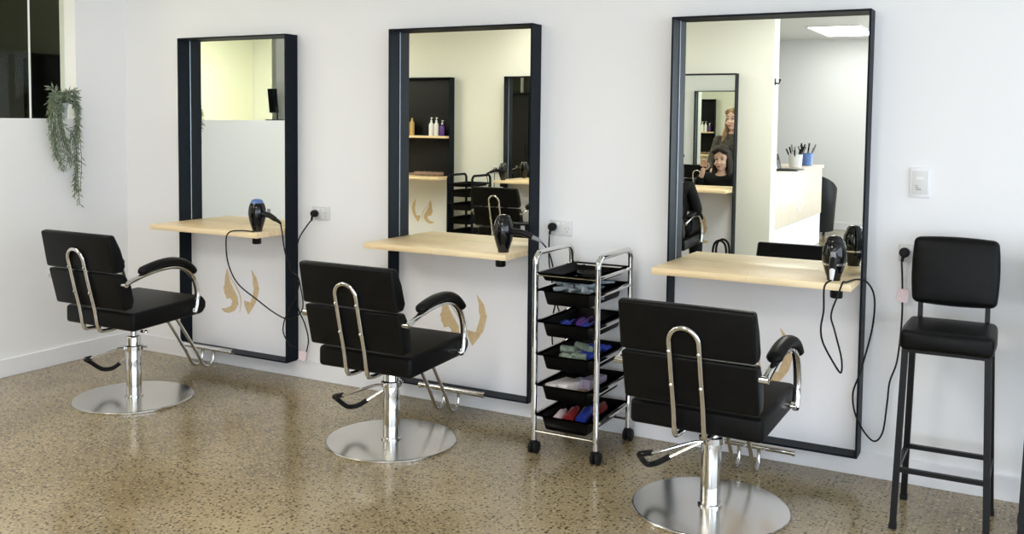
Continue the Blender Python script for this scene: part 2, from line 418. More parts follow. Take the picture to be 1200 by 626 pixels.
# ------------------------------------------------------------------ salon chairs
UP = ('piston', 'seat_mechanism', 'seat', 'upper_back_cushion', 'lower_back_cushion', 'back_loop', 'armrest', 'footrest', 'seat_valve')
def salon_chair():
    t = thing('salon_chair', 'x', 'chair')
    obj('base_disc', LA([(0, 0), (.290, 0), (.292, .003), (.292, .0085), (.2895, .0115), (.286, .0125), (.284, .0126), (.06, .0146), (.05, .015), (0, .015)], 96), M['steel'], t, angle=20)
    obj('column', LA([(.046, .015), (.046, .022), (.0375, .024), (.0375, .318), (.034, .326), (.022, .328), (.022, .33)], 36), M['chrome'], t)
    lv = obj('pump_lever', T([(.035, .05, .262), (.0, .056, .257), (-.06, .06, .225), (-.2, .068, .135), (-.25, .05, .105), (-.262, .0, .125), (-.258, -.06, .17), (-.24, -.10, .194), (-.18, -.098, .21), (-.05, -.066, .262), (.0, -.055, .27)], .0062, 8, 6), M['chrome'], t)
    obj('rubber_grip', T([(-.19, .068, .141), (-.235, .060, .112), (-.258, .03, .11), (-.263, -.0, .125), (-.259, -.06, .17), (-.245, -.094, .191), (-.195, -.100, .207)], .0115, 8, 5), M['rubber'], lv)
    obj('collar', LA([(.038, .25), (.047, .254), (.047, .276), (.038, .28)], 28), M['chrome'], t)
    obj('piston', LA([(.019, .20), (.019, .352)], 24), M['chrome'], t)
    obj('seat_mechanism', join(B(-.09, .09, -.12, .12, .343, .362, bev=.004), LA([(.03, .332), (.04, .345)], 24)), M['black_frame'], t)
    # seat
    bm = bmesh.new()
    prof = [(-.205, .343), (.235, .363), (.262, .39), (.262, .425), (.235, .458), (-.205, .432)]
    prism_x(bm, prof, -.246, .246, .018, 4)
    obj('seat', bm, M['leather'], t)
    up = [(-.306, .640), (-.338, .818), (-.300, .824), (-.262, .75), (-.236, .668), (-.252, .640)]
    obj('upper_back_cushion', prism_x(bmesh.new(), up, -.245, .245, .012, 4), M['leather'], t)
    lo = [(-.254, .452), (-.298, .632), (-.243, .632), (-.206, .57), (-.19, .50), (-.20, .456)]
    obj('lower_back_cushion', prism_x(bmesh.new(), lo, -.246, .246, .012, 4), M['leather'], t)
    # chrome loop behind the back
    def bk(z): return -.262 - (z-.452)*.235
    hs = .054
    pts = [(-hs, -.15, .334), (-hs, -.215, .334), (-hs, -.246, .35), (-hs, bk(.45)-.004, .45)] + [(-hs, bk(z)-.006, z) for z in (.55, .64, .69)]
    arc = []
    for k in range(1, 12):
        a = PI - PI*k/12
        z = .69 + .054*math.sin(a); arc.append((hs*math.cos(a), bk(z)-.006, z))
    pts2 = [(-x, y, z) for x, y, z in reversed(pts)]
    lp = obj('back_loop', T(pts+arc+pts2, .0098, 10, 3), M['chrome'], t)
    for s in (-1, 1):
        for z in (.53, .655): obj('screw', LA([(.006, 0), (.006, .004), (.003, .0055), (0, .006)], 12, M4=TR((s*hs, bk(z)-.0145, z)) @ RX(PI/2)), M['steel'], lp)
    # arms
    for s in (-1, 1):
        x = .268*s
        path = [(x, -.266, .586), (x, -.215, .602), (x, -.14, .621), (x, -.05, .634), (x, .03, .634), (x, .095, .615), (x, .145, .572), (x, .170, .51), (x, .174, .45), (x, .158, .39), (x, .15, .386)]
        a = obj('armrest', join(T(path, .0125, 12, 5, sx=1.2, sy=.85), T([(.243*s, -.262, .585), (.277*s, -.262, .585)], .013, 14), T([(.243*s, .155, .396), (.27*s, .155, .396)], .012, 12)), M['chrome'], t)
        pp = [(x, -.18, .632), (x, -.14, .646), (x, -.06, .662), (x, .02, .664), (x, .085, .648), (x, .135, .612), (x, .152, .585)]
        obj('arm_pad', T(pp, lambda q: .0225*(1-.55*max(0, abs(2*q-1)-.82)/.18), 14, 5, sx=1.3, sy=.9), M['leather'], a)
    # foot rest
    fr = obj('footrest', T([(-.181, .495, .098), (.186, .495, .098)], .0125, 14), M['chrome'], t)
    for s in (-1, 1):
        x = .042*s
        obj('foot_tube', T([(x, .14, .352), (x, .2, .346), (x, .235, .32), (x, .31, .21), (x, .375, .11), (x, .408, .05), (x, .425, .024), (x, .455, .010), (x, .487, .024), (x, .500, .06), (x, .497, .09)], .0085, 10, 4), M['chrome'], fr)
    for x in (-.181, .186): obj('end_ring', T([(x-.006, .495, .098), (x+.006, .495, .098)], .0145, 14), M['steel'], fr)
    bm = bmesh.new(); tube(bm, [(.036, .02, .285), (.062, .02, .285), (.075, .015, .292)], .007, 8, 3); lathe(bm, [(.012, 0), (.012, .01)], 12, (.075, .015, .283))
    obj('seat_valve', bm, M['chrome'], t)
    return t
def lift(root, dz):
    for c in root.children:
        if c.name.split('.')[0] in UP: c.location.z += dz
gc = 'salon chairs at the white wall stations'
ch3 = salon_chair(); ch3.location = (2.115, -.647, 0); ch3.rotation_euler.z = math.radians(-1.3)
ch3['label'] = 'black leather salon chair nearest the bar stool, largest in view'; ch3['group'] = gc
ch1 = dup(ch3, (-.886, -.75, 0), 0, 'black leather salon chair raised highest, near the hanging plant', gc); lift(ch1, .063)
ch2 = dup(ch3, (.64, -.629, 0), 0, 'black leather salon chair in front of the middle mirror, left of the trolley', gc); lift(ch2, .016)
go = 'salon chairs at the opposite wall'
chA = dup(ch3, (-1.30, YO+.74, 0), PI, 'empty black salon chair seen reflected in the middle mirror', go); lift(chA, .0)
chB = dup(ch3, (.255, YO+.72, 0), PI, 'black salon chair under the seated woman, its arm reflected', go); lift(chB, -.0)

# ------------------------------------------------------------------ hair dryers
def dryer(loc, hdir, hang, label, top='plain', ring=False, cordends=(), cuff=None):
    """body stands nozzle down; hdir = heading of the handle in degrees; cord points are world points"""
    t = thing('hair_dryer', label, 'hair dryer', loc, 0, 'hair dryers in the shelf holders')
    prof = [(.0, 0), (.0255, 0), (.026, .010), (.032, .028), (.041, .058), (.0465, .088), (.0465, .108), (.0435, .13), (.037, .150), (.028, .158)]
    obj('body', LA(prof, 32), M['gloss_black'], t)
    obj('intake_grille', LA([(.034, .152), (.031, .163), (.022, .172), (0, .176)], 28), M['blue_metal'] if top == 'blue' else M['gloss_black'], t)
    if ring: obj('trim_ring', LA([(.040, .058), (.0455, .062), (.0465, .068), (.044, .07)], 32), M['chrome'], t)
    a = math.radians(hdir); d = Vector((math.cos(a), math.sin(a), 0))
    def hp(s, z): return (d.x*s, d.y*s, z)
    pts = [hp(.03, .098), hp(.06, .096), hp(.10, .096+hang*.3), hp(.145, .088+hang)]
    hd = obj('handle', T(pts, lambda q: .0175-.004*q, 14, 5), M['plastic'], t)
    e = Vector(pts[-1]); n = (Vector(pts[-1])-Vector(pts[-2])).normalized()
    sidev = n.cross(Vector((0, 0, 1))).normalized()
    obj('switch', xf(B(-.010, .010, -.004, .004, -.018, .018, bev=.002), TR(hp(.095, .112+hang*.25))), M['grey_plastic'], hd)
    c = obj('cord_sleeve', T([e-n*.004, e+n*.03, e+n*.05+Vector((0, 0, -.004))], lambda q: .0115-.006*q, 12, 4), M[cuff] if cuff else M['rubber'], t)
    st = e+n*.048+Vector((0, 0, -.004))
    for i, (pl, rr) in enumerate(cordends):
        L = Vector(loc); P = [Vector(q)-L for q in pl]
        if i == 0: P = [st]+P
        obj('cord', T(P, rr, 8, 8), M['rubber'], t)
    return t
def plug(t, p):
    """wall plug: a round black plug facing the wall at world point p"""
    q = Vector(p)-Vector(t.location)
    obj('plug', join(LA([(.0, 0), (.019, 0), (.020, .006), (.019, .022), (.012, .03), (0, .031)], 24, M4=TR(q+Vector((0, -.0085, 0))) @ RX(PI/2)),
        T([q+Vector((0, -.03, -.004)), q+Vector((-.004, -.034, -.02)), q+Vector((-.006, -.034, -.034))], .006, 8, 3)), M['rubber'], t)
def cordtag(t, p, rz=0, m='pink'):
    q = Vector(p)-Vector(t.location)
    o = obj('cord_tag', xf(B(-.021, .021, -.001, .001, -.026, .026), TR(q) @ RZ(rz) @ RY(.15)), M[m], t); o['label'] = 'pale pink test tag'

SHZ = .8350
P1 = (-.312, -.01, .925)
d1 = dryer((-.520, -.245, SHZ), -8, -.012, 'black hair dryer with blue top, on the shelf nearest the plant', 'blue', cordends=[
    ([(-.330, -.262, .84), (-.322, -.25, .74), (-.308, -.22, .64), (-.330, -.15, .60), (-.34, -.12, .57)], .0036),
    ([(-.50, -.29, .8395), (-.58, -.318, .842), (-.635, -.335, .83), (-.662, -.33, .78), (-.668, -.31, .66), (-.63, -.28, .55), (-.55, -.22, .46), (-.47, -.16, .38), (-.40, -.13, .352), (-.335, -.12, .39), (-.318, -.115, .45), (-.34, -.12, .57)], .0036),
    ([(-.34, -.12, .57), (-.36, -.115, .50), (-.42, -.11, .40), (-.455, -.108, .34), (-.465, -.108, .27), (-.42, -.115, .215), (-.38, -.12, .20), (-.352, -.12, .20)], .0036),
    ([(-.315, -.044, .89), (-.335, -.05, .87), (-.395, -.06, .78), (-.425, -.06, .65), (-.43, -.05, .52), (-.42, -.04, .40), (-.38, -.03, .31), (-.355, -.03, .22), (-.372, -.035, .14)], .0036)])
plug(d1, P1); cordtag(d1, (-.385, -.045, .135), .3)
P2 = (1.133, -.01, .942)
d2 = dryer((.985, -.235, SHZ), 6, -.012, 'glossy black hair dryer on the middle shelf beside the trolley', 'plain', cordends=[
    ([(1.205, -.2, .84), (1.216, -.16, .72), (1.19, -.10, .6), (1.15, -.05, .5), (1.15, -.035, .36), (1.20, -.03, .28), (1.21, -.028, .42), (1.15, -.03, .62), (1.122, -.036, .78), (1.126, -.044, .905)], .0036)], cuff='grey_plastic')
plug(d2, P2)
P3 = (2.693, -.01, .936)
d3 = dryer((2.462, -.235, SHZ), -82, -.03, 'glossy black hair dryer with silver ring, on the shelf nearest the stool', 'plain', True, cordends=[
    ([(2.468, -.445, .84), (2.466, -.435, .75), (2.455, -.42, .68), (2.462, -.405, .62), (2.50, -.38, .54), (2.522, -.36, .505), (2.522, -.36, .56), (2.495, -.36, .66), (2.478, -.35, .72), (2.50, -.335, .80), (2.512, -.322, .842), (2.52, -.29, .8395), (2.545, -.20, .8400), (2.575, -.14, .82), (2.598, -.11, .755), (2.585, -.06, .62), (2.555, -.112, .46), (2.528, -.112, .36), (2.548, -.108, .26), (2.60, -.06, .17), (2.635, -.04, .20), (2.648, -.03, .32), (2.655, -.03, .41), (2.68, -.03, .50), (2.692, -.03, .66), (2.690, -.03, .80), (2.686, -.044, .90)], .0036)], cuff='white_plastic')
plug(d3, P3); cordtag(d3, (2.694, -.036, .765), 0, 'pink')
dA = dryer((OA-.33, YO+.24, SHZ), 176, -.012, 'black hair dryer on the opposite shelf, reflected in the middle mirror', 'plain', cordends=[
    ([(OA-.53, YO+.2, .80), (OA-.545, YO+.12, .62), (OA-.54, YO+.06, .6), (OA-.542, YO+.05, .8), (OA-.542, YO+.044, .89)], .0036)])
q = Vector((OA-.548, YO+.01, .93))-Vector(dA.location)
obj('plug', LA([(.0, 0), (.019, 0), (.020, .006), (.019, .022), (.012, .03), (0, .031)], 24, M4=TR(q) @ RX(-PI/2)), M['rubber'], dA)

# ------------------------------------------------------------------ outlets and switch
def outlet(cx, cz, y, rz, label):
    t = thing('wall_outlet', label, 'socket', (cx, y, cz), rz, 'double power outlets')
    obj('plate', B(-.059, .059, -.009, -.0005, -.0365, .0365, bev=.003), M['outlet'], t)
    for x in (-.034, .034):
        bm = bmesh.new()
        for a, px, pz in ((.5, -.007, .004), (-.5, .007, .004), (0, 0, -.011)):
            b = B(-.0012, .0012, -.0096, -.0088, -.005, .005); xf(b, TR((x+px, 0, pz-.004)) @ RY(a)); bm = join(bm, b)
        obj('pin_slots', bm, M['grey_plastic'], t, smooth=False)
    for x in (-.014, .014):
        obj('rocker_switch', B(x-.005, x+.005, -.0118, -.0088, .010, .026, bev=.001), M['trim'], t)
    return t
outlet(-.285, .928, 0, 0, 'white double power outlet right of the mirror nearest the plant')
outlet(1.167, .937, 0, 0, 'white double power outlet just above the tray trolley')
outlet(2.727, .932, 0, 0, 'white double power outlet half hidden behind the bar stool')
outlet(-1.888, .925, YO, PI, 'white double power outlet on the opposite wall, seen in reflection')
t = thing('light_switch', 'white upright switch plate on the wall above the bar stool', 'switch', (2.739, 0, 1.215))
obj('plate', B(-.038, .038, -.010, -.0005, -.059, .059, bev=.003), M['trim'], t)
obj('cover', B(-.029, .029, -.0125, -.0098, -.046, .046, bev=.0015), M['outlet'], t)
o = obj('rocker', B(-.013, .013, -.0150, -.0122, .012, .022, bev=.001), M['grey_plastic'], t); o.data.materials[0] = M['white_plastic']
bm = bmesh.new()
for z, x0, x1 in ((-.012, -.018, -.008), (-.018, -.018, -.004), (-.024, -.016, .004), (-.029, -.014, .006)): box(bm, x0, x1, -.0128, -.0124, z-.0012, z+.0012)
obj('printed_label', bm, M['grey_plastic'], t, smooth=False)

# ------------------------------------------------------------------ tray trolley
TZ = [.795, .722, .585, .443, .309, .177]
def trolley(loc, rz, label, metal):
    t = thing('tray_trolley', label, 'trolley', loc, rz, 'hairdressing trolleys')
    hx, yf, yr = .146, -.18, .18
    for s in (-1, 1):
        x = hx*s
        pts = [(x, yf, .058), (x, yf, .3), (x, yf, .6), (x, yf, .82)]
        pts += [(x, yf+.045*(1-math.cos(a)), .828+.047*math.sin(a)) for a in (.4, .8, 1.2, 1.57)]
        back = [(x, -p[1], p[2]) for p in reversed(pts)]
        f = obj('side_frame', T(pts+[(x, -.06, .875), (x, .06, .875)]+back, .0125, 12, 4), metal, t)
        for z in TZ: obj('tray_rail', T([(x, yf, z-.009), (x, yr, z-.009)], .0075, 8), metal, f)
    for y in (yf, yr):
        obj('cross_bar', T([(-hx, y, .10), (hx, y, .10)], .0065, 8), metal, t)
        obj('cross_bar', T([(-hx, y, .784), (hx, y, .784)], .0055, 8), metal, t)
    for x in (-hx, hx):
        for y in (yf, yr):
            c = bmesh.new()
            for s in (-1, 1): lathe(c, [(.0, -.008), (.022, -.008), (.027, -.005), (.027, .005), (.022, .008), (0, .008)], 24, M4=TR((x+s*.0125, y+.006, .027)) @ RY(PI/2))
            box(c, x-.006, x+.006, y-.008, y+.020, .018, .056, bev=.003); lathe(c, [(.016, .05), (.016, .058), (.008, .066)], 16, (x, y, 0))
            obj('caster', c, M['rubber'], t)
    for i, z in enumerate(TZ):
        d = .036 if i == 0 else .066
        bm = bmesh.new()
        def ring(hx_, hy_, zz, r=.012):
            out = []
            for cx_, cy_, a0 in ((1, 1, 0), (-1, 1, 90), (-1, -1, 180), (1, -1, 270)):
                for k in range(5):
                    a = math.radians(a0+k*22.5); out.append(bm.verts.new((cx_*(hx_-r)+r*math.cos(a), cy_*(hy_-r)+r*math.sin(a), zz)))
            return out
        w_ = .122 if i == 0 else .108
        R = [ring(.133, .198, z-.004), ring(.133, .198, z), ring(w_, .190, z), ring(w_-.010, .172, z-d+.004), ring(w_-.014, .168, z-d)]
        n = len(R[0])
        for a, b in zip(R, R[1:]):
            for k in range(n): bm.faces.new((a[k], a[(k+1) % n], b[(k+1) % n], b[k]))
        bm.faces.new(R[-1])
        bmesh.ops.solidify(bm, geom=bm.faces[:], thickness=.0025)
        obj('tray', bm, M['plastic'], t)
    return t
TL = (1.410, -.267, 0)
trolley(TL, 0, 'chrome framed trolley of six black trays, beside the middle station', M['chrome'])
TB = (-2.06, YO+.26, 0)
trolley(TB, PI, 'all black tray trolley on the opposite wall, reflected in the middle mirror', M['black_frame'])

def put(name, bm, m, loc, label, cat, group, rz=0, rx=0):
    o = obj(name, bm, m, None, loc); o.rotation_euler = (rx, 0, rz); return tag(o, label, cat, group)
def zt(i): return TZ[i]-(.036 if i == 0 else .066)+.0035
X0, Y0 = TL[0], TL[1]
# tray 1 (top): shallow dish
put('bowl', LA([(.022, 0), (.034, .004), (.045, .022), (.047, .026), (.044, .026), (.033, .009), (0, .008)], 28), M['plastic'], (X0+.03, Y0-.03, zt(0)), 'shallow black bowl in the top tray of the chrome trolley', 'bowl', None)
# tray 2: section clips and white pieces
def clip_bm():
    return join(prism_x(bmesh.new(), [(-.05, 0), (.05, 0), (.045, .008), (0, .014), (-.04, .022), (-.05, .02)], -.007, .007, .002, 2), B(-.009, .009, -.05, -.02, .012, .016, bev=.001))
k = 0
for i in range(46):
    x = X0-.07+.014*(i % 11)+random.uniform(-.006, .006); y = Y0-.10+random.uniform(-.025, .19)
    put('hair_clip', clip_bm(), M['greyclip'], (x, y, zt(1)+.014*(i//8)), 'grey hair clip in the second tray of the chrome trolley', 'hair clip', 'grey clips in the second tray', random.uniform(0, 6.3), random.uniform(-.25, .25))
put('pill_box', B(-.035, .035, -.02, .02, 0, .028, bev=.004), M['white_plastic'], (X0+.05, Y0-.06, zt(1)+.078), 'small white plastic case on top of the grey clips', 'case', None, .3)
put('dye_tube', LA([(.008, 0), (.012, .01), (.012, .09), (.002, .105)], 16, M4=RX(PI/2)), M['white_plastic'], (X0-.03, Y0+.08, zt(1)+.088), 'white tube lying at the back of the grey clips', 'tube', None, .6)
# tray 3: blue brushes
def brush_bm():
    b = LA([(.004, -.11), (.0075, -.09), (.007, -.01), (.011, 0), (.018, .008), (.018, .075), (.012, .082), (0, .084)], 18)
    for k in range(14):
        for zz in (.016, .03, .044, .058, .07):
            a = 2*PI*k/14; tube(b, [(.017*math.cos(a), .017*math.sin(a), zz), (.027*math.cos(a), .027*math.sin(a), zz)], .0009, 4)
    return xf(b, RX(PI/2))
put('round_brush', brush_bm(), M['blue'], (X0-.052, Y0-.045, zt(2)+.03), 'blue round hair brush at the left of the third tray', 'brush', 'brushes in the third tray', .15)
put('round_brush', brush_bm(), M['blue'], (X0+.048, Y0-.05, zt(2)+.03), 'blue round hair brush by the chrome post in the third tray', 'brush', 'brushes in the third tray', .2)
put('round_brush', brush_bm(), M['purple'], (X0-.005, Y0+.03, zt(2)+.034), 'dark purple round hair brush behind the blue brushes in the third tray', 'brush', 'brushes in the third tray', .1)
# tray 4: rollers
def roller_bm():
    b = bmesh.new()
    prof = [(.013, -.03), (.016, -.03)]
    for k in range(9): prof += [(.0165, -.028+k*.007), (.0145, -.0245+k*.007)]
    prof += [(.016, .035), (.013, .035), (.013, -.03)]
    lathe(b, prof[:-1], 18); return xf(b, RX(PI/2))
rs = 0
for i in range(20):
    x = X0-.07+.0155*(i % 10); y = Y0-.12+random.uniform(0, .1)+.06*(i//10)
    if i % 10 < 6: put('hair_roller', roller_bm(), M['greenclip'], (x, y, zt(3)+.017+.024*(i//10)+.02*(i % 2)), 'sage grey hair roller in the fourth tray of the chrome trolley', 'roller', 'sage rollers in the fourth tray', random.uniform(-.5, .5)+1.4)
    else: put('hair_roller', roller_bm(), M['blue'], (x, y+.02, zt(3)+.017+.024*(i//10)+.02*(i % 2)), 'blue hair roller in the fourth tray of the chrome trolley', 'roller', 'blue rollers in the fourth tray', random.uniform(-.5, .5)+1.4)
# tray 5: boxes
def carton(w, d, h):
    return B(-w/2, w/2, -d/2, d/2, 0, h, bev=.001)
put('carton', carton(.055, .15, .06), M['boxwhite'], (X0-.066, Y0-.085, zt(4)), 'pale carton at the left of the fifth tray', 'box', 'cartons in the fifth tray', -.2)
put('carton', carton(.048, .16, .066), M['boxwhite'], (X0-.004, Y0-.085, zt(4)+.002), 'upright white carton in the middle of the fifth tray', 'box', 'cartons in the fifth tray', -.2)
o = put('carton', carton(.05, .13, .075), mat('mauve_card', (.40, .33, .45), .5, var=.1, vscale=30), (X0+.052, Y0+.005, zt(4)), 'mauve carton behind the white ones in the fifth tray', 'box', 'cartons in the fifth tray', -.2)
put('cloth', cushion(.05, .09, .04, .012, .006), M['towel'], (X0+.052, Y0-.125, zt(4)+.022), 'folded brown cloth in the fifth tray of the chrome trolley', 'cloth', None, .2)
# tray 6: bottles
def bottle_bm(r=.02, h=.1):
    return LA([(0, 0), (r*.95, 0), (r, .004), (r, h*.7), (r*.75, h*.8), (r*.42, h*.85), (r*.42, h), (0, h)], 22)
put('bottle', xf(bottle_bm(.024, .12), RX(-1.35)), M['red'], (X0-.026, Y0-.09, zt(5)+.024), 'red bottle lying in the bottom tray of the chrome trolley', 'bottle', 'bottles in the bottom tray', .05)
put('bottle', xf(bottle_bm(.02, .1), RX(-1.35)), M['pink'], (X0-.074, Y0-.11, zt(5)+.022), 'small pink bottle beside the red one in the bottom tray', 'bottle', 'bottles in the bottom tray', 0)
put('bottle', xf(bottle_bm(.026, .13), RX(-1.35)), M['blue'], (X0+.030, Y0-.08, zt(5)+.026), 'blue bottle lying in the bottom tray of the chrome trolley', 'bottle', 'bottles in the bottom tray', .05)
put('bottle', xf(bottle_bm(.022, .12), RX(-1.35)), M['red'], (X0+.07, Y0+.05, zt(5)+.022), 'second red bottle at the back of the bottom tray', 'bottle', 'bottles in the bottom tray', .3)
# black trolley: towels and a tool
put('towel', cushion(.07, .05, .035, .012, .004), M['boxwhite'], (TB[0]-.04, TB[1]+.10, zt(1)), 'white folded towel in the black trolley', 'towel', None, .1)
put('towel', cushion(.06, .05, .03, .012, .004), M['boxwhite'], (TB[0]+.07, TB[1]+.10, zt(2)), 'smaller white towel in a lower tray of the black trolley', 'towel', None, .2)
bpy.data.objects['towel'].location.z += .018; bpy.data.objects['towel.001'].location.z += .016

# ------------------------------------------------------------------ bar stools
def stool(cx, label):
    t = thing('bar_stool', label, 'stool', (cx, -.338, 0), 0, 'black bar stools by the wall')
    hx = .151
    LEG = {}
    for sx in (-1, 1):
        for sy in (-1, 1):
            top = Vector((sx*.133, sy*.122, .655)); bot = Vector((sx*hx, sy*.155, .0))
            bm = bmesh.new(); tube(bm, [bot, top], .0155, 4, sx=1, sy=1)
            o = obj('leg', bm, M['black_metal'], t, smooth=False)
            tube(bm2 := bmesh.new(), [bot, bot+(top-bot)*.03], .0185, 4)
            obj('leg_tip', bm2, M['rubber'], o, smooth=False)
    def at(sx, sy, z):
        k = z/.655; return Vector((sx*(hx+(.133-hx)*k), sy*(.155+(.122-.155)*k), z))
    for a, b in (((-1, -1), (1, -1)), ((-1, 1), (1, 1)), ((-1, -1), (-1, 1)), ((1, -1), (1, 1))):
        obj('stretcher', T([at(*a, .214), at(*b, .214)], .0115, 4), M['black_metal'], t, smooth=False)
    obj('seat_frame', B(-.14, .14, -.13, .13, .636, .65), M['black_metal'], t, smooth=False)
    obj('seat', xf(cushion(.300, .302, .072, .018, .007), TR((0, -.005, .684))), M['leather'], t)
    for sx in (-1, 1): obj('back_post', T([(sx*.115, .128, .64), (sx*.115, .146, .70), (sx*.115, .158, .80), (sx*.115, .162, .84)], .012, 4, 3), M['black_metal'], t, smooth=False)
    obj('backrest', xf(cushion(.288, .05, .245, .018, .008), TR((0, .160, .896)) @ RX(-.09)), M['leather'], t)
    return t
stool(2.890, 'black padded bar stool standing fully in view by the wall')
stool(3.294, 'second black bar stool, only its leg showing at the edge')

# ------------------------------------------------------------------ trailing plant
t = thing('trailing_plant', 'grey green trailing plant in a white pot on the window ledge', 'plant', (-1.838, -.445, WZ0))
obj('pot', LA([(0, 0), (.030, 0), (.034, .004), (.042, .085), (.044, .09), (.041, .092), (.038, .08), (0, .078)], 28), M['pot'], t)
bs = bmesh.new(); bl = bmesh.new()
rnd = random.Random(11)
def leafy(pts, n, ln):
    P = spline(pts, 6); tube(bs, P, .0016, 5)
    for k in range(n):
        f = (k+.5)/n; i = min(int(f*(len(P)-1)), len(P)-2); p = P[i].lerp(P[i+1], f*(len(P)-1)-i)
        d = (P[i+1]-P[i]).normalized()
        side = Vector((rnd.gauss(0, 1), rnd.gauss(0, 1), rnd.gauss(0, .3))); side = (side-d*side.dot(d)).normalized()
        tip = (d*.55+side*.75+Vector((0, 0, -.25))).normalized(); l = ln*rnd.uniform(.7, 1.25); w = l*.13
        u = tip.cross(side.cross(d)).normalized() if tip.cross(side.cross(d)).length > .01 else Vector((1, 0, 0))
        v = tip.cross(u).normalized()
        a = bl.verts.new(p); b = bl.verts.new(p+tip*l*.5+v*w); c = bl.verts.new(p+tip*l); e = bl.verts.new(p+tip*l*.5-v*w); m_ = bl.verts.new(p+tip*l*.5+u*w*.6); m2 = bl.verts.new(p+tip*l*.5-u*w*.6)
        for q3 in ((a, b, m_), (a, m_, e), (b, c, m_), (m_, c, e), (a, m2, b), (a, e, m2), (b, m2, c), (m2, e, c)): bl.faces.new(q3)
for i in range(34):
    # y across the wall face, x out of the wall
    yy = rnd.uniform(-.13, .06); out = rnd.uniform(.052, .085)
    r = rnd.random()
    if yy > -.01: L_ = rnd.choice((.10, .2, .32, .42, .5)) if yy > .02 and rnd.random() < .75 else rnd.uniform(.08, .3)
    else: L_ = rnd.uniform(.10, .30)
    y0 = yy*.3; yp = math.copysign(max(abs(yy), .055), yy-.005)
    pts = [(rnd.uniform(-.01, .02), y0, .085), (.035, yy*.6, .125+rnd.uniform(0, .03)), (out, yp*.95, .08), (out+.008, yp, -.02), (out+rnd.uniform(-.01, .01), yy+.012+rnd.uniform(-.01, .01), -L_*.6), (out+rnd.uniform(-.01, .012), yy*.75+.03, -L_)]
    leafy(pts, int(12+L_*60), .034)
for i in range(5):
    pts = [(0, .01, .085), (.04, .04, .13), (.062, .062, .06), (.066, .056, -.1), (.064, .045+rnd.uniform(-.012, .012), -.3), (.066, .04+rnd.uniform(-.012, .012), -.4-.013*i)]
    leafy(pts, 46, .034)
for i in range(16):
    a = rnd.uniform(-1.5, 1.5); rr = rnd.uniform(.07, .12); z = rnd.uniform(.05, .2)
    pts = [(0, 0, .085), (.02+.03*math.cos(a), rr*.5*math.sin(a), .15*min(1, z*7)), (.03+.05*math.cos(a), rr*math.sin(a), .06+z*.6)]
    leafy(pts, 16, .036)
obj('stems', bs, M['stem'], t); obj('foliage', bl, M['leaf'], t, smooth=False)

# ------------------------------------------------------------------ behind the interior window
t = thing('tall_cabinet', 'tall wide black cabinet behind the interior window', 'cabinet', (-4.18, .62, 0))
obj('carcass', prism_x(bmesh.new(), [(-.22, 0), (.22, 0), (.22, 1.9), (-.22, 1.9)], -.84, .84, .04, 4), M['rubber'], t)
for x in (-.42, .42):
    d = obj('door', B(x-.395, x+.395, -.242, -.2205, .05, 1.85, bev=.003), M['rubber'], t)
    hx_ = x+(.34 if x < 0 else -.34)
    obj('handle', T([(hx_, -.255, .85), (hx_, -.255, 1.05)], .007, 8), M['rubber'], d)
# tablet stand on the ledge, seen edge-on in the mirror
t = thing('tablet_stand', 'slim black tablet on a stand on the window ledge', 'tablet', (XL-.05, -1.38, WZ0))
obj('foot', B(-.04, .04, -.07, .05, 0, .008, bev=.003), M['plastic'], t)
obj('post', T([(0, -.04, .005), (0, -.035, .06), (0, .0, .13)], .006, 8, 4), M['plastic'], t)
obj('screen', xf(B(-.045, .045, -.004, .004, -.09, .09, bev=.003), TR((0, .005, .145)) @ RX(-.12)), M['screen'], t)

# ------------------------------------------------------------------ on the opposite shelves
def pump(loc, m, label, h=.15, r=.027):
    t = thing('pump_bottle', label, 'bottle', loc, 0, 'pump bottles on the shelving unit')
    obj('bottle_body', LA([(0, 0), (r*.94, 0), (r, .004), (r, h*.72), (r*.8, h*.85), (r*.4, h*.92), (r*.4, h)], 24), m, t)
    obj('pump_head', join(LA([(r*.45, h), (r*.45, h+.012), (.004, h+.014), (.004, h+.035), (.010, h+.036), (.010, h+.043), (0, h+.043)], 16), T([(0, 0, h+.039), (.02, .012, h+.039), (.028, .017, h+.033)], .0035, 6, 3)), M['white_plastic'], t)
    return t
UZ = 1.2685
pump((OU+.17, YO+.085, UZ), M['white_plastic'], 'white pump bottle furthest from the purple one on the upper shelf', .155)
pump((OU+.235, YO+.085, UZ), M['white_plastic'], 'white pump bottle beside the purple one on the upper shelf', .155)
pump((OU+.31, YO+.085, UZ), M['purple'], 'purple pump bottle on the upper shelf of the shelving unit', .125, .025)
for i, (x, l) in enumerate(((-.2, 'amber bottle at the far end of the row of three'), (-.14, 'amber bottle in the middle of the row of three'), (-.08, 'amber bottle at the near end of the row of three'))):
    put('bottle', bottle_bm(.024, .19), M['gold_bottle'], (OU+x, YO+.085, UZ), l+' on the upper shelf', 'bottle', 'amber bottles on the upper shelf')
lb = ('nearest the trolley', 'second from the trolley', 'third from the trolley', 'fourth from the trolley', 'farthest from the trolley')
for i in range(5):
    put('round_brush', brush_bm(), M['towel'], (OU+.32-.075*i, YO+.19, SHZ+.028), 'brown round brush on the lower shelf of the shelving unit, '+lb[i], 'brush', 'brushes on the shelving unit', .25+.04*i)

# bag on the floor
t = thing('tote_bag', 'black tote bag with a hoop handle, on the floor under the opposite mirror', 'bag', (.60, YO+.185, 0))
bm = prism_x(bmesh.new(), [(-.08, 0), (.08, 0), (.065, .24), (-.065, .24)], -.13, .13, .02, 3)
obj('bag_body', bm, M['leather'], t)
for y in (-.05, .05):
    obj('handle', T([(-.06, y, .21), (-.062, y, .28), (-.045, y, .345), (0, y, .372), (.045, y, .345), (.062, y, .28), (.06, y, .21)], .0105, 10, 5), M['leather'], t)
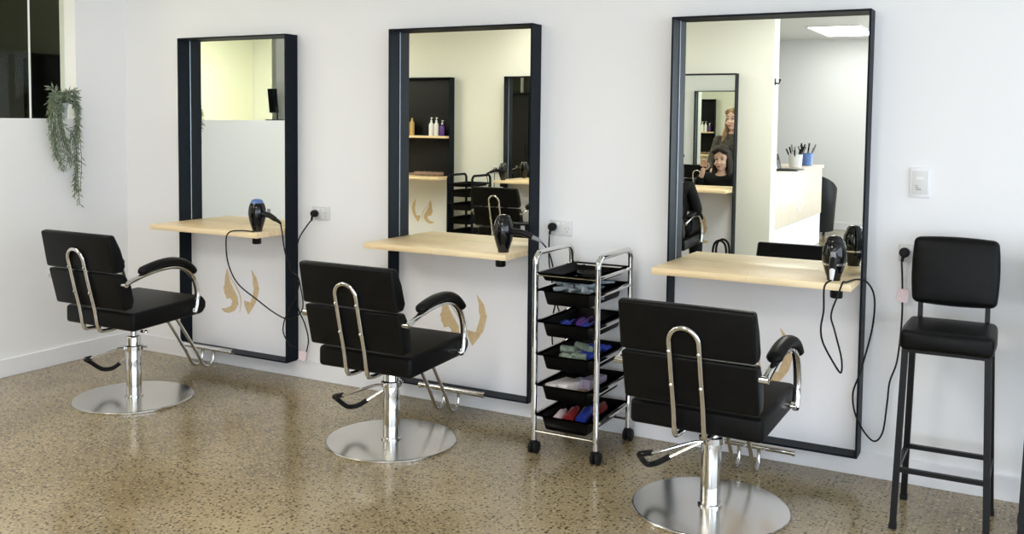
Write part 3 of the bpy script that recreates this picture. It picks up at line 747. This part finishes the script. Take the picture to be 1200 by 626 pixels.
# hook on the end of the opposite wall
t = thing('coat_hook', 'small black hook on the white end of the opposite wall', 'hook', (.99, YO-.06, 1.82))
obj('hook_plate', B(.0005, .008, -.014, .014, -.03, .03, bev=.003), M['black_frame'], t)
obj('hook_arm', join(T([(.006, 0, -.01), (.035, 0, -.015), (.045, 0, .012)], .006, 8, 4), LA([(0, -.011), (.009, -.007), (.011, 0), (.009, .007), (0, .011)], 14, (.045, 0, .016))), M['black_frame'], t)

# ------------------------------------------------------------------ reception
t = thing('reception_counter', 'reception counter with pale wood front above a white base, seen reflected', 'counter', (.8, -6.55, 0))
obj('white_base', B(-.6, 0, -1.42, 1.42, 0, .365), M['panel'], t, smooth=False)
obj('wood_front', B(-.6, .012, -1.42, 1.42, .365, .91, bev=.002), M['wood_pale'], t)
obj('worktop', B(-.62, .03, -1.44, 1.44, .91, .95, bev=.003), M['wood_pale'], t)
bm = bmesh.new()
for s in (-1, 1):
    P = spline([(0, -.02*s, .80), (0, -.11*s, .72), (0, -.13*s, .62), (0, -.10*s, .52), (0, -.03*s, .46)], 6)
    ws = [.006+.022*math.sin(PI*i/(len(P)-1)) for i in range(len(P))]
    a = [bm.verts.new((.0125, p.y-w*s, p.z)) for p, w in zip(P, ws)]; b = [bm.verts.new((.0125, p.y+w*s, p.z)) for p, w in zip(P, ws)]
    a2 = [bm.verts.new((.0145, v.co.y, v.co.z)) for v in a]; b2 = [bm.verts.new((.0145, v.co.y, v.co.z)) for v in b]
    for i in range(len(P)-1):
        bm.faces.new((a[i], a[i+1], b[i+1], b[i])); bm.faces.new((a2[i], b2[i], b2[i+1], a2[i+1]))
        bm.faces.new((a[i], a2[i], a2[i+1], a[i+1])); bm.faces.new((b[i], b[i+1], b2[i+1], b2[i]))
    bm.faces.new((a[0], b[0], b2[0], a2[0])); bm.faces.new((a[-1], a2[-1], b2[-1], b[-1]))
xf(bm, TR((0, -.25, 0)))
o = obj('white_emblem', bm, M['trim'], t, smooth=False)
t = thing('laptop', 'dark open laptop on the reception counter', 'laptop', (.82, -6.2, .95))
obj('keyboard_base', B(-.12, .12, -.17, .17, .0005, .016, bev=.004), M['plastic'], t)
obj('screen_lid', xf(B(-.006, .006, -.15, .15, 0, .16, bev=.003), TR((-.12, 0, .014)) @ RY(-.25)), M['screen'], t)
def jar(loc, label, n, seed):
    r = random.Random(seed)
    t = thing('tool_jar', label, 'jar', loc, 0, 'jars of tools on the counter')
    obj('jar_glass', LA([(0, 0), (.062, 0), (.068, .005), (.078, .145), (.074, .145), (.064, .008), (0, .008)], 28), M['white_plastic'] if seed == 3 else M['blue_metal'], t)
    for k in range(n):
        a = 2*PI*k/n+r.uniform(-.3, .3); q = .045; l = r.uniform(.19, .27)
        p0 = Vector((q*.5*math.cos(a), q*.5*math.sin(a), .012)); p1 = Vector((q*math.cos(a)*2.4, q*math.sin(a)*2.4, l))
        b = T([p0, p0.lerp(p1, .7)], .004, 6); tube(b, [p0.lerp(p1, .68), p1], .009, 6, sx=1, sy=.5)
        obj('comb', b, M['plastic'] if k % 3 else M['grey_plastic'], t)
jar((.70, -7.02, .9505), 'pale jar of combs on the counter, nearer the laptop', 9, 3)
jar((.70, -7.58, .9505), 'bluish jar of combs on the counter, away from the laptop', 7, 5)
t = thing('tub_chair', 'glossy black tub armchair behind the reception counter', 'armchair', (.45, -8.9, 0), .5)
bm = bmesh.new(); n = 30; R0, R1 = .34, .27
prof = []
rings = []
for k in range(n+1):
    a = math.radians(-40+260*k/n); hgt = .62+.23*math.sin(max(0, min(1, (k/n)))*PI)
    c, s_ = math.cos(a), math.sin(a)
    rings.append([bm.verts.new((R0*c, R0*s_, .05)), bm.verts.new((R0*1.06*c, R0*1.06*s_, .4)), bm.verts.new((R0*1.1*c, R0*1.1*s_, hgt-.03)), bm.verts.new(((R0*1.04)*c, (R0*1.04)*s_, hgt)), bm.verts.new(((R1*1.04)*c, (R1*1.04)*s_, hgt-.01)), bm.verts.new((R1*c, R1*s_, hgt-.05)), bm.verts.new((R1*.97*c, R1*.97*s_, .05))])
for a, b in zip(rings, rings[1:]):
    for i in range(7): bm.faces.new((a[i], b[i], b[(i+1) % 7], a[(i+1) % 7]))
bm.faces.new(rings[0][::-1]); bm.faces.new(rings[-1])
obj('shell', bm, M['leather'], t)
obj('seat_cushion', LA([(0, .1), (.25, .1), (.27, .13), (.27, .4), (.255, .44), (.2, .452), (0, .455)], 36), M['leather'], t)
for a in (45, 135, 225, 315): obj('leg', LA([(.018, 0), (.02, .05), (.02, .11)], 12, (.22*math.cos(math.radians(a)), .22*math.sin(math.radians(a)), 0)), M['plastic'], t)

# ------------------------------------------------------------------ people
def realize(o):
    dg = bpy.context.evaluated_depsgraph_get(); dg.update()
    me = bpy.data.meshes.new_from_object(o.evaluated_get(dg)); old = o.data
    o.modifiers.clear(); o.data = me; bpy.data.meshes.remove(old)
    for p in me.polygons: p.use_smooth = True
    return o
def skin_bm(nodes, edges, root):
    me = bpy.data.meshes.new('skin'); names = list(nodes); idx = {n: i for i, n in enumerate(names)}
    me.from_pydata([nodes[n][0] for n in names], [(idx[a], idx[b]) for a, b in edges], [])
    o = bpy.data.objects.new('skin', me); COL.objects.link(o)
    md = o.modifiers.new('s', 'SKIN'); md.use_smooth_shade = True
    sv = me.skin_vertices[0].data
    for n in names:
        r = nodes[n][1]; sv[idx[n]].radius = r if isinstance(r, tuple) else (r, r)
        sv[idx[n]].use_root = n == root
    o.modifiers.new('u', 'SUBSURF').levels = 2
    dg = bpy.context.evaluated_depsgraph_get(); dg.update()
    m2 = bpy.data.meshes.new_from_object(o.evaluated_get(dg))
    bm = bmesh.new(); bm.from_mesh(m2)
    bpy.data.objects.remove(o); bpy.data.meshes.remove(me); bpy.data.meshes.remove(m2)
    return bm
def ell(bm, c, r, Mx=None, u=24, v=16):
    b = bmesh.new(); bmesh.ops.create_uvsphere(b, u_segments=u, v_segments=v, radius=1)
    for q in b.verts: q.co = Vector((q.co.x*r[0], q.co.y*r[1], q.co.z*r[2]))
    if Mx: xf(b, Mx)
    xf(b, TR(c)); return join(bm, b)
def remesh(o, size, sm=4):
    md = o.modifiers.new('r', 'REMESH'); md.mode = 'VOXEL'; md.voxel_size = size
    if sm:
        s = o.modifiers.new('s', 'SMOOTH'); s.iterations = sm; s.factor = .5
    return realize(o)
def head_bm():
    """head about its own centre, facing -y, 0.22 high"""
    b = ell(bmesh.new(), (0, .012, .03), (.074, .092, .085))
    b = ell(b, (0, -.018, -.035), (.058, .066, .075))
    b = ell(b, (0, -.055, -.085), (.024, .026, .022))
    b = ell(b, (0, -.092, -.022), (.013, .018, .013)); b = ell(b, (0, -.082, .0), (.009, .012, .026))
    for s in (-1, 1):
        b = ell(b, (s*.074, .01, -.01), (.010, .018, .03)); b = ell(b, (s*.033, -.064, -.035), (.024, .02, .02)); b = ell(b, (s*.03, -.077, .032), (.024, .012, .008))
    b = ell(b, (0, -.081, -.058), (.022, .011, .010))
    return b
def finger_nodes(N, E, tag_, wrist, palm_dir, side, curl, r=.0075):
    """palm and five separate fingers growing from the wrist node; palm_dir: out along the hand; side: towards the thumb; curl: bending direction"""
    w = Vector(N[wrist][0]); d = Vector(palm_dir).normalized(); s = Vector(side).normalized(); c = Vector(curl).normalized()
    N[tag_+'palm'] = (tuple(w+d*.05), (.032, .015)); E.append((wrist, tag_+'palm'))
    out = []
    for i, (o_, l) in enumerate(((.028, .068), (.010, .078), (-.009, .072), (-.027, .056))):
        k = w+d*.088+s*o_
        chain = [k-d*.03, k, k+d*l*.40+c*l*.18, k+d*l*.60+c*l*.50, k+d*l*.52+c*l*.78]
        out.append((chain, r))
    k = w+d*.03+s*.03
    out.append(([k-s*.01, k+s*.022+d*.022+c*.01, k+s*.028+d*.05+c*.022, k+s*.018+d*.068+c*.034], r*1.12))
    return out
def loft(rings, n=28):
    """closed body of elliptical rings (rx, ry, cy, z)"""
    bm = bmesh.new(); R = [[bm.verts.new((rx*math.cos(2*PI*k/n), cy+ry*math.sin(2*PI*k/n), z)) for k in range(n)] for rx, ry, cy, z in rings]
    for a, b in zip(R, R[1:]):
        for k in range(n): bm.faces.new((a[k], a[(k+1) % n], b[(k+1) % n], b[k]))
    bm.faces.new(R[0][::-1]); bm.faces.new(R[-1]); return bm
def person(name_label, loc, nodes, edges, root, hc, hrot, hands, cloth_mat, cloth_nodes, cloth_edges, cloth_root, cloth_name, hair):
    t = thing('person', name_label, 'person', loc)
    fing = []
    for h_ in hands: fing += finger_nodes(nodes, edges, *h_)
    bm = skin_bm(nodes, edges, root)
    for ch, r in fing: tube(bm, ch, lambda q, r=r: r*(1.05-.3*q), 8, 4)
    for ch, r in fing: bm = ell(bm, ch[-1], (r*.75,)*3, None, 8, 6)
    bm = join(bm, xf(head_bm(), TR(hc) @ hrot))
    o = remesh(obj('body', bm, M['skin'], t), .0055, 3)
    for s in (-1, 1):
        obj('eye', xf(ell(bmesh.new(), (s*.031, -.073, .012), (.012, .006, .006)), TR(hc) @ hrot), M['eye'], t)
        obj('eyebrow', xf(ell(bmesh.new(), (s*.032, -.081, .037), (.018, .006, .004)), TR(hc) @ hrot), M['eye'], t)
    obj('lips', xf(ell(bmesh.new(), (0, -.089, -.058), (.020, .007, .0085)), TR(hc) @ hrot), M['lips'], t)
    if cloth_root is None: remesh(obj(cloth_name, cloth_nodes, cloth_mat, t), .008, 5)
    else: obj(cloth_name, skin_bm(cloth_nodes, cloth_edges, cloth_root), cloth_mat, t)
    for k in (0, 1):
        a = Vector(nodes['an%d' % k][0]); x = a.x; y = a.y
        b = ell(bmesh.new(), (x, y-.06, .045), (.046, .135, .040)); b = ell(b, (x, y+.005, .07), (.046, .055, .065))
        for v in b.verts: v.co.z = max(v.co.z, .004)
        remesh(obj('shoe', b, M['rubber'], t), .007, 3)
    return t

# seated client, facing the opposite mirror (-y); local origin on the floor under the hips
N = {'pel': ((0, 0, .50), (.15, .11)), 'bel': ((0, .0, .62), (.13, .10)), 'chest': ((0, -.01, .78), (.15, .10)), 'up': ((0, -.01, .885), (.10, .07)), 'neck': ((0, -.025, .935), (.05, .05)), 'hd': ((0, -.04, .99), (.05, .05))}
E = [('pel', 'bel'), ('bel', 'chest'), ('chest', 'up'), ('up', 'neck'), ('neck', 'hd')]
def arm(N, E, s, sh, el, wr, p='up'):
    N['sh%d' % s] = (sh, .048); N['el%d' % s] = (el, .037); N['wr%d' % s] = (wr, .025)
    E += [(p, 'sh%d' % s), ('sh%d' % s, 'el%d' % s), ('el%d' % s, 'wr%d' % s)]
def leg(N, E, s, hip, kn, an, toe):
    N['hip%d' % s] = (hip, .085); N['kn%d' % s] = (kn, .06); N['an%d' % s] = (an, .037); N['toe%d' % s] = (toe, (.035, .025))
    E += [('pel', 'hip%d' % s), ('hip%d' % s, 'kn%d' % s), ('kn%d' % s, 'an%d' % s), ('an%d' % s, 'toe%d' % s)]
# her right is -x
arm(N, E, 0, (-.165, -.01, .885), (-.26, -.12, .73), (-.15, -.19, .945))
arm(N, E, 1, (.165, -.01, .885), (.23, -.06, .66), (.06, -.27, .715))
leg(N, E, 0, (-.09, -.08, .535), (-.10, -.40, .53), (-.10, -.44, .10), (-.10, -.55, .045))
leg(N, E, 1, (.09, -.08, .535), (.10, -.40, .53), (.10, -.44, .10), (.10, -.55, .045))
CN = {k: (p, tuple(x*1.14+.012 for x in (r if isinstance(r, tuple) else (r, r)))) for k, (p, r) in N.items() if k not in ('hd', 'neck', 'wr0', 'wr1')}
CN['up'] = (N['up'][0], (.125, .085))
CN['f0'] = (tuple(Vector(N['el0'][0]).lerp(Vector(N['wr0'][0]), .85)), .042); CN['f1'] = (tuple(Vector(N['el1'][0]).lerp(Vector(N['wr1'][0]), .9)), .042)
CE_ = [e for e in E if all(x in CN for x in e)] + [('el0', 'f0'), ('el1', 'f1')]
hc = (.0, -.055, 1.075); hr = RX(.12) @ RZ(-.05)
cl = person('seated dark-haired woman in black raising a hand, mirrored twice', (.318, YO+.79, 0), N, E, 'pel', hc, hr,
    [('a', 'wr0', (.12, -.1, .98), (1, 0, -.1), (.2, -1, .1)), ('b', 'wr1', (-.7, -.6, -.1), (-.3, -.3, 1), (-.2, .2, -1))], M['cloth_black'], CN, CE_, 'pel', 'black_top', None)
hb = ell(bmesh.new(), (0, .028, .042), (.086, .094, .084))
for s in (-1, 1):
    hb = ell(hb, (s*.074, .02, -.04), (.028, .06, .11), RY(-.1*s)); hb = ell(hb, (s*.078, .0, -.15), (.03, .04, .10), RY(-.05*s))
hb = ell(hb, (0, .075, -.08), (.085, .045, .17))
hb = ell(hb, (.035, -.045, .098), (.055, .038, .026), RY(.45)); hb = ell(hb, (-.045, -.04, .095), (.05, .04, .028), RY(-.5)); hb = ell(hb, (.02, .0, .125), (.05, .05, .025), RY(.2)); hb = ell(hb, (-.05, .02, .115), (.04, .05, .025), RY(-.4))
o = obj('hair', xf(hb, TR(hc) @ hr), M['hair_dark'], cl); remesh(o, .008, 4); o['label'] = 'long dark brown hair'

# standing stylist behind her
N = {'pel': ((0, 0, .88), (.15, .10)), 'bel': ((0, -.005, 1.0), (.125, .09)), 'chest': ((0, -.005, 1.16), (.145, .10)), 'up': ((0, .0, 1.26), (.10, .07)), 'neck': ((0, -.005, 1.32), (.05, .05)), 'hd': ((0, -.015, 1.39), (.05, .05))}
E = [('pel', 'bel'), ('bel', 'chest'), ('chest', 'up'), ('up', 'neck'), ('neck', 'hd')]
arm(N, E, 0, (-.16, .0, 1.25), (-.22, -.06, 1.0), (-.15, -.24, .90))
arm(N, E, 1, (.16, .0, 1.25), (.225, -.06, 1.0), (.15, -.24, .90))
leg(N, E, 0, (-.09, 0, .80), (-.095, -.01, .46), (-.10, .02, .09), (-.10, -.11, .035))
leg(N, E, 1, (.09, 0, .80), (.095, -.01, .46), (.10, .02, .09), (.10, -.11, .035))
CB = loft([(.172, .128, .0, .80), (.176, .130, 0, .86), (.165, .122, 0, .93), (.142, .108, -.004, 1.02), (.152, .116, -.008, 1.12), (.160, .120, -.006, 1.18), (.158, .098, .0, 1.24), (.140, .088, .0, 1.285), (.10, .075, .0, 1.315), (.062, .06, -.002, 1.33)])
for a_ in ('0', '1'):
    f_ = Vector(N['el'+a_][0]).lerp(Vector(N['wr'+a_][0]), .6)
    CB = join(CB, T([Vector(N['sh'+a_][0])*1.0, Vector(N['sh'+a_][0]).lerp(Vector(N['el'+a_][0]), .5), N['el'+a_][0], Vector(N['el'+a_][0]).lerp(f_, .5), f_], lambda q: .066-.020*q, 14, 4))
    CB = ell(CB, N['sh'+a_][0], (.064, .064, .06))
CN, CE_ = CB, None
hc = (0, -.03, 1.475); hr = RZ(-.25)
sty = person('standing blonde woman in a black patterned blouse, behind the seated woman', (.27, YO+1.33, 0), N, E, 'pel', hc, hr,
    [('a', 'wr0', (.25, -.9, -.3), (1, .25, .2), (0, -.3, -1)), ('b', 'wr1', (-.25, -.9, -.3), (-1, .25, .2), (0, -.3, -1))], M['blouse'], CN, CE_, None, 'blouse', None)
tb = loft([(.10, .09, 0, .74), (.150, .112, 0, .80), (.158, .118, 0, .87), (.140, .105, 0, .97)])
for k in (-1, 1): tb = join(tb, T([(.085*k, 0, .84), (.09*k, -.004, .70), (.095*k, -.008, .46), (.10*k, .012, .22), (.10*k, .02, .085)], lambda q: .098-.046*q, 16, 5))
remesh(obj('trousers', tb, M['denim'], sty), .008, 4)
hb = ell(bmesh.new(), (0, .025, .045), (.088, .094, .086))
for s in (-1, 1):
    hb = ell(hb, (s*.074, .015, -.05), (.028, .055, .11), RY(-.08*s)); hb = ell(hb, (s*.082, -.035, -.19), (.032, .035, .12), RY(-.1*s)); hb = ell(hb, (s*.045, -.035, .085), (.045, .035, .028), RY(.55*s))
hb = ell(hb, (0, .07, -.09), (.08, .04, .17))
o = obj('hair', xf(hb, TR(hc) @ hr), M['hair_blonde'], sty); remesh(o, .008, 4); o['label'] = 'long blonde hair'

# ------------------------------------------------------------------ ceiling lights
def panel_light(x, y, label, power, col):
    t = thing('ceiling_light', label, 'ceiling light', (x, y, CE), 0, 'flat ceiling light panels')
    bm = bmesh.new()
    for a in ((-.31, .31, -.68, -.66), (-.31, .31, .66, .68), (-.31, -.29, -.66, .66), (.29, .31, -.66, .66)): box(bm, *a, -.012, -.0005)
    obj('frame', bm, M['trim'], t, smooth=False)
    m = mat('lit_diffuser', (.9, .9, .9), .6, emit=col, estr=power)
    obj('diffuser', B(-.29, .29, -.66, .66, -.008, -.002), m, t, smooth=False)
WARM = (1., .96, .87); NEUT = (1., .975, .95)
LW = dict(near=5.6, rec=9.5, wash=36, left=13, right=20, ent=15, win=120, front=120, sky=2.3)
panel_light(.92, -8.42, 'lit ceiling panel over the reception, seen in the mirror', LW['rec'], NEUT)
panel_light(-4.2, -3.0, 'lit ceiling panel over the wash area', LW['wash'], WARM)
panel_light(-1.1, -3.7, 'lit ceiling panel over the salon floor near the opposite wall', LW['left'], WARM)
panel_light(1.5, -3.4, 'lit ceiling panel over the salon floor by the stools', LW['right'], NEUT)
panel_light(-1.15, -1.7, 'unseen ceiling panel added over the chair nearest the plant', LW['near'], WARM)  # unseen panel, added to lift the left wall and give its warm glow
panel_light(3.9, -6.0, 'lit ceiling panel over the entrance', LW['ent'], NEUT)

# daylight through the shop window
W = bpy.data.worlds.new('sky'); S.world = W; W.use_nodes = True
bg = W.node_tree.nodes['Background']; bg.inputs['Color'].default_value = (.72, .84, 1., 1); bg.inputs['Strength'].default_value = LW['sky']
ld = bpy.data.lights.new('daylight', 'AREA'); ld.shape = 'RECTANGLE'; ld.size = 8.6; ld.size_y = 2.1; ld.energy = LW['win']; ld.color = (.78, .88, 1.)
lo_ = bpy.data.objects.new('daylight', ld); COL.objects.link(lo_); lo_.location = (XR+.2, -4.85, 1.36); lo_.rotation_euler = (0, PI/2, 0)
ld.size = 2.1; ld.size_y = 8.6

l2 = bpy.data.lights.new('added_front_light', 'AREA'); l2.shape = 'RECTANGLE'; l2.size = 4.1; l2.size_y = 2.2; l2.energy = LW['front']; l2.color = (.88, .93, 1.)  # added lamp behind the added window, lights the mirror wall from the front
lo2 = bpy.data.objects.new('added_front_light', l2); COL.objects.link(lo2); lo2.location = (3.85, YF-.2, 1.33); lo2.rotation_euler = (PI/2, 0, 0)

# ------------------------------------------------------------------ camera
yaw, pitch, roll = 0.4942406928, -0.0618000705, 0.01111426
fwd = Vector((-math.sin(yaw)*math.cos(pitch), math.cos(yaw)*math.cos(pitch), math.sin(pitch)))
rt = Vector((math.cos(yaw), math.sin(yaw), 0)); upv = rt.cross(fwd)
r2 = rt*math.cos(roll)+upv*math.sin(roll); u2 = -rt*math.sin(roll)+upv*math.cos(roll)
cd = bpy.data.cameras.new('camera'); co = bpy.data.objects.new('camera', cd); COL.objects.link(co)
co.matrix_world = Matrix(((r2.x, u2.x, -fwd.x, 3.16064), (r2.y, u2.y, -fwd.y, -4.10606), (r2.z, u2.z, -fwd.z, 1.44114), (0, 0, 0, 1)))
cd.sensor_fit = 'HORIZONTAL'; cd.sensor_width = 36; cd.lens = 1133.4713/1200*36
cd.shift_x = (600-610.8586)/1200; cd.shift_y = (211.7210-313)/1200
cd.clip_start = .02; cd.clip_end = 100
S.camera = co

S.view_settings.view_transform = 'Standard'; S.view_settings.look = 'None'
S.view_settings.gamma = 1; S.view_settings.use_curve_mapping = False
S.view_settings.exposure = .05
c = S.cycles if hasattr(S, 'cycles') else None
if c:
    c.max_bounces = 14; c.glossy_bounces = 10; c.diffuse_bounces = 6; c.transparent_max_bounces = 16; c.transmission_bounces = 8
    c.use_denoising = True; c.sample_clamp_indirect = 8
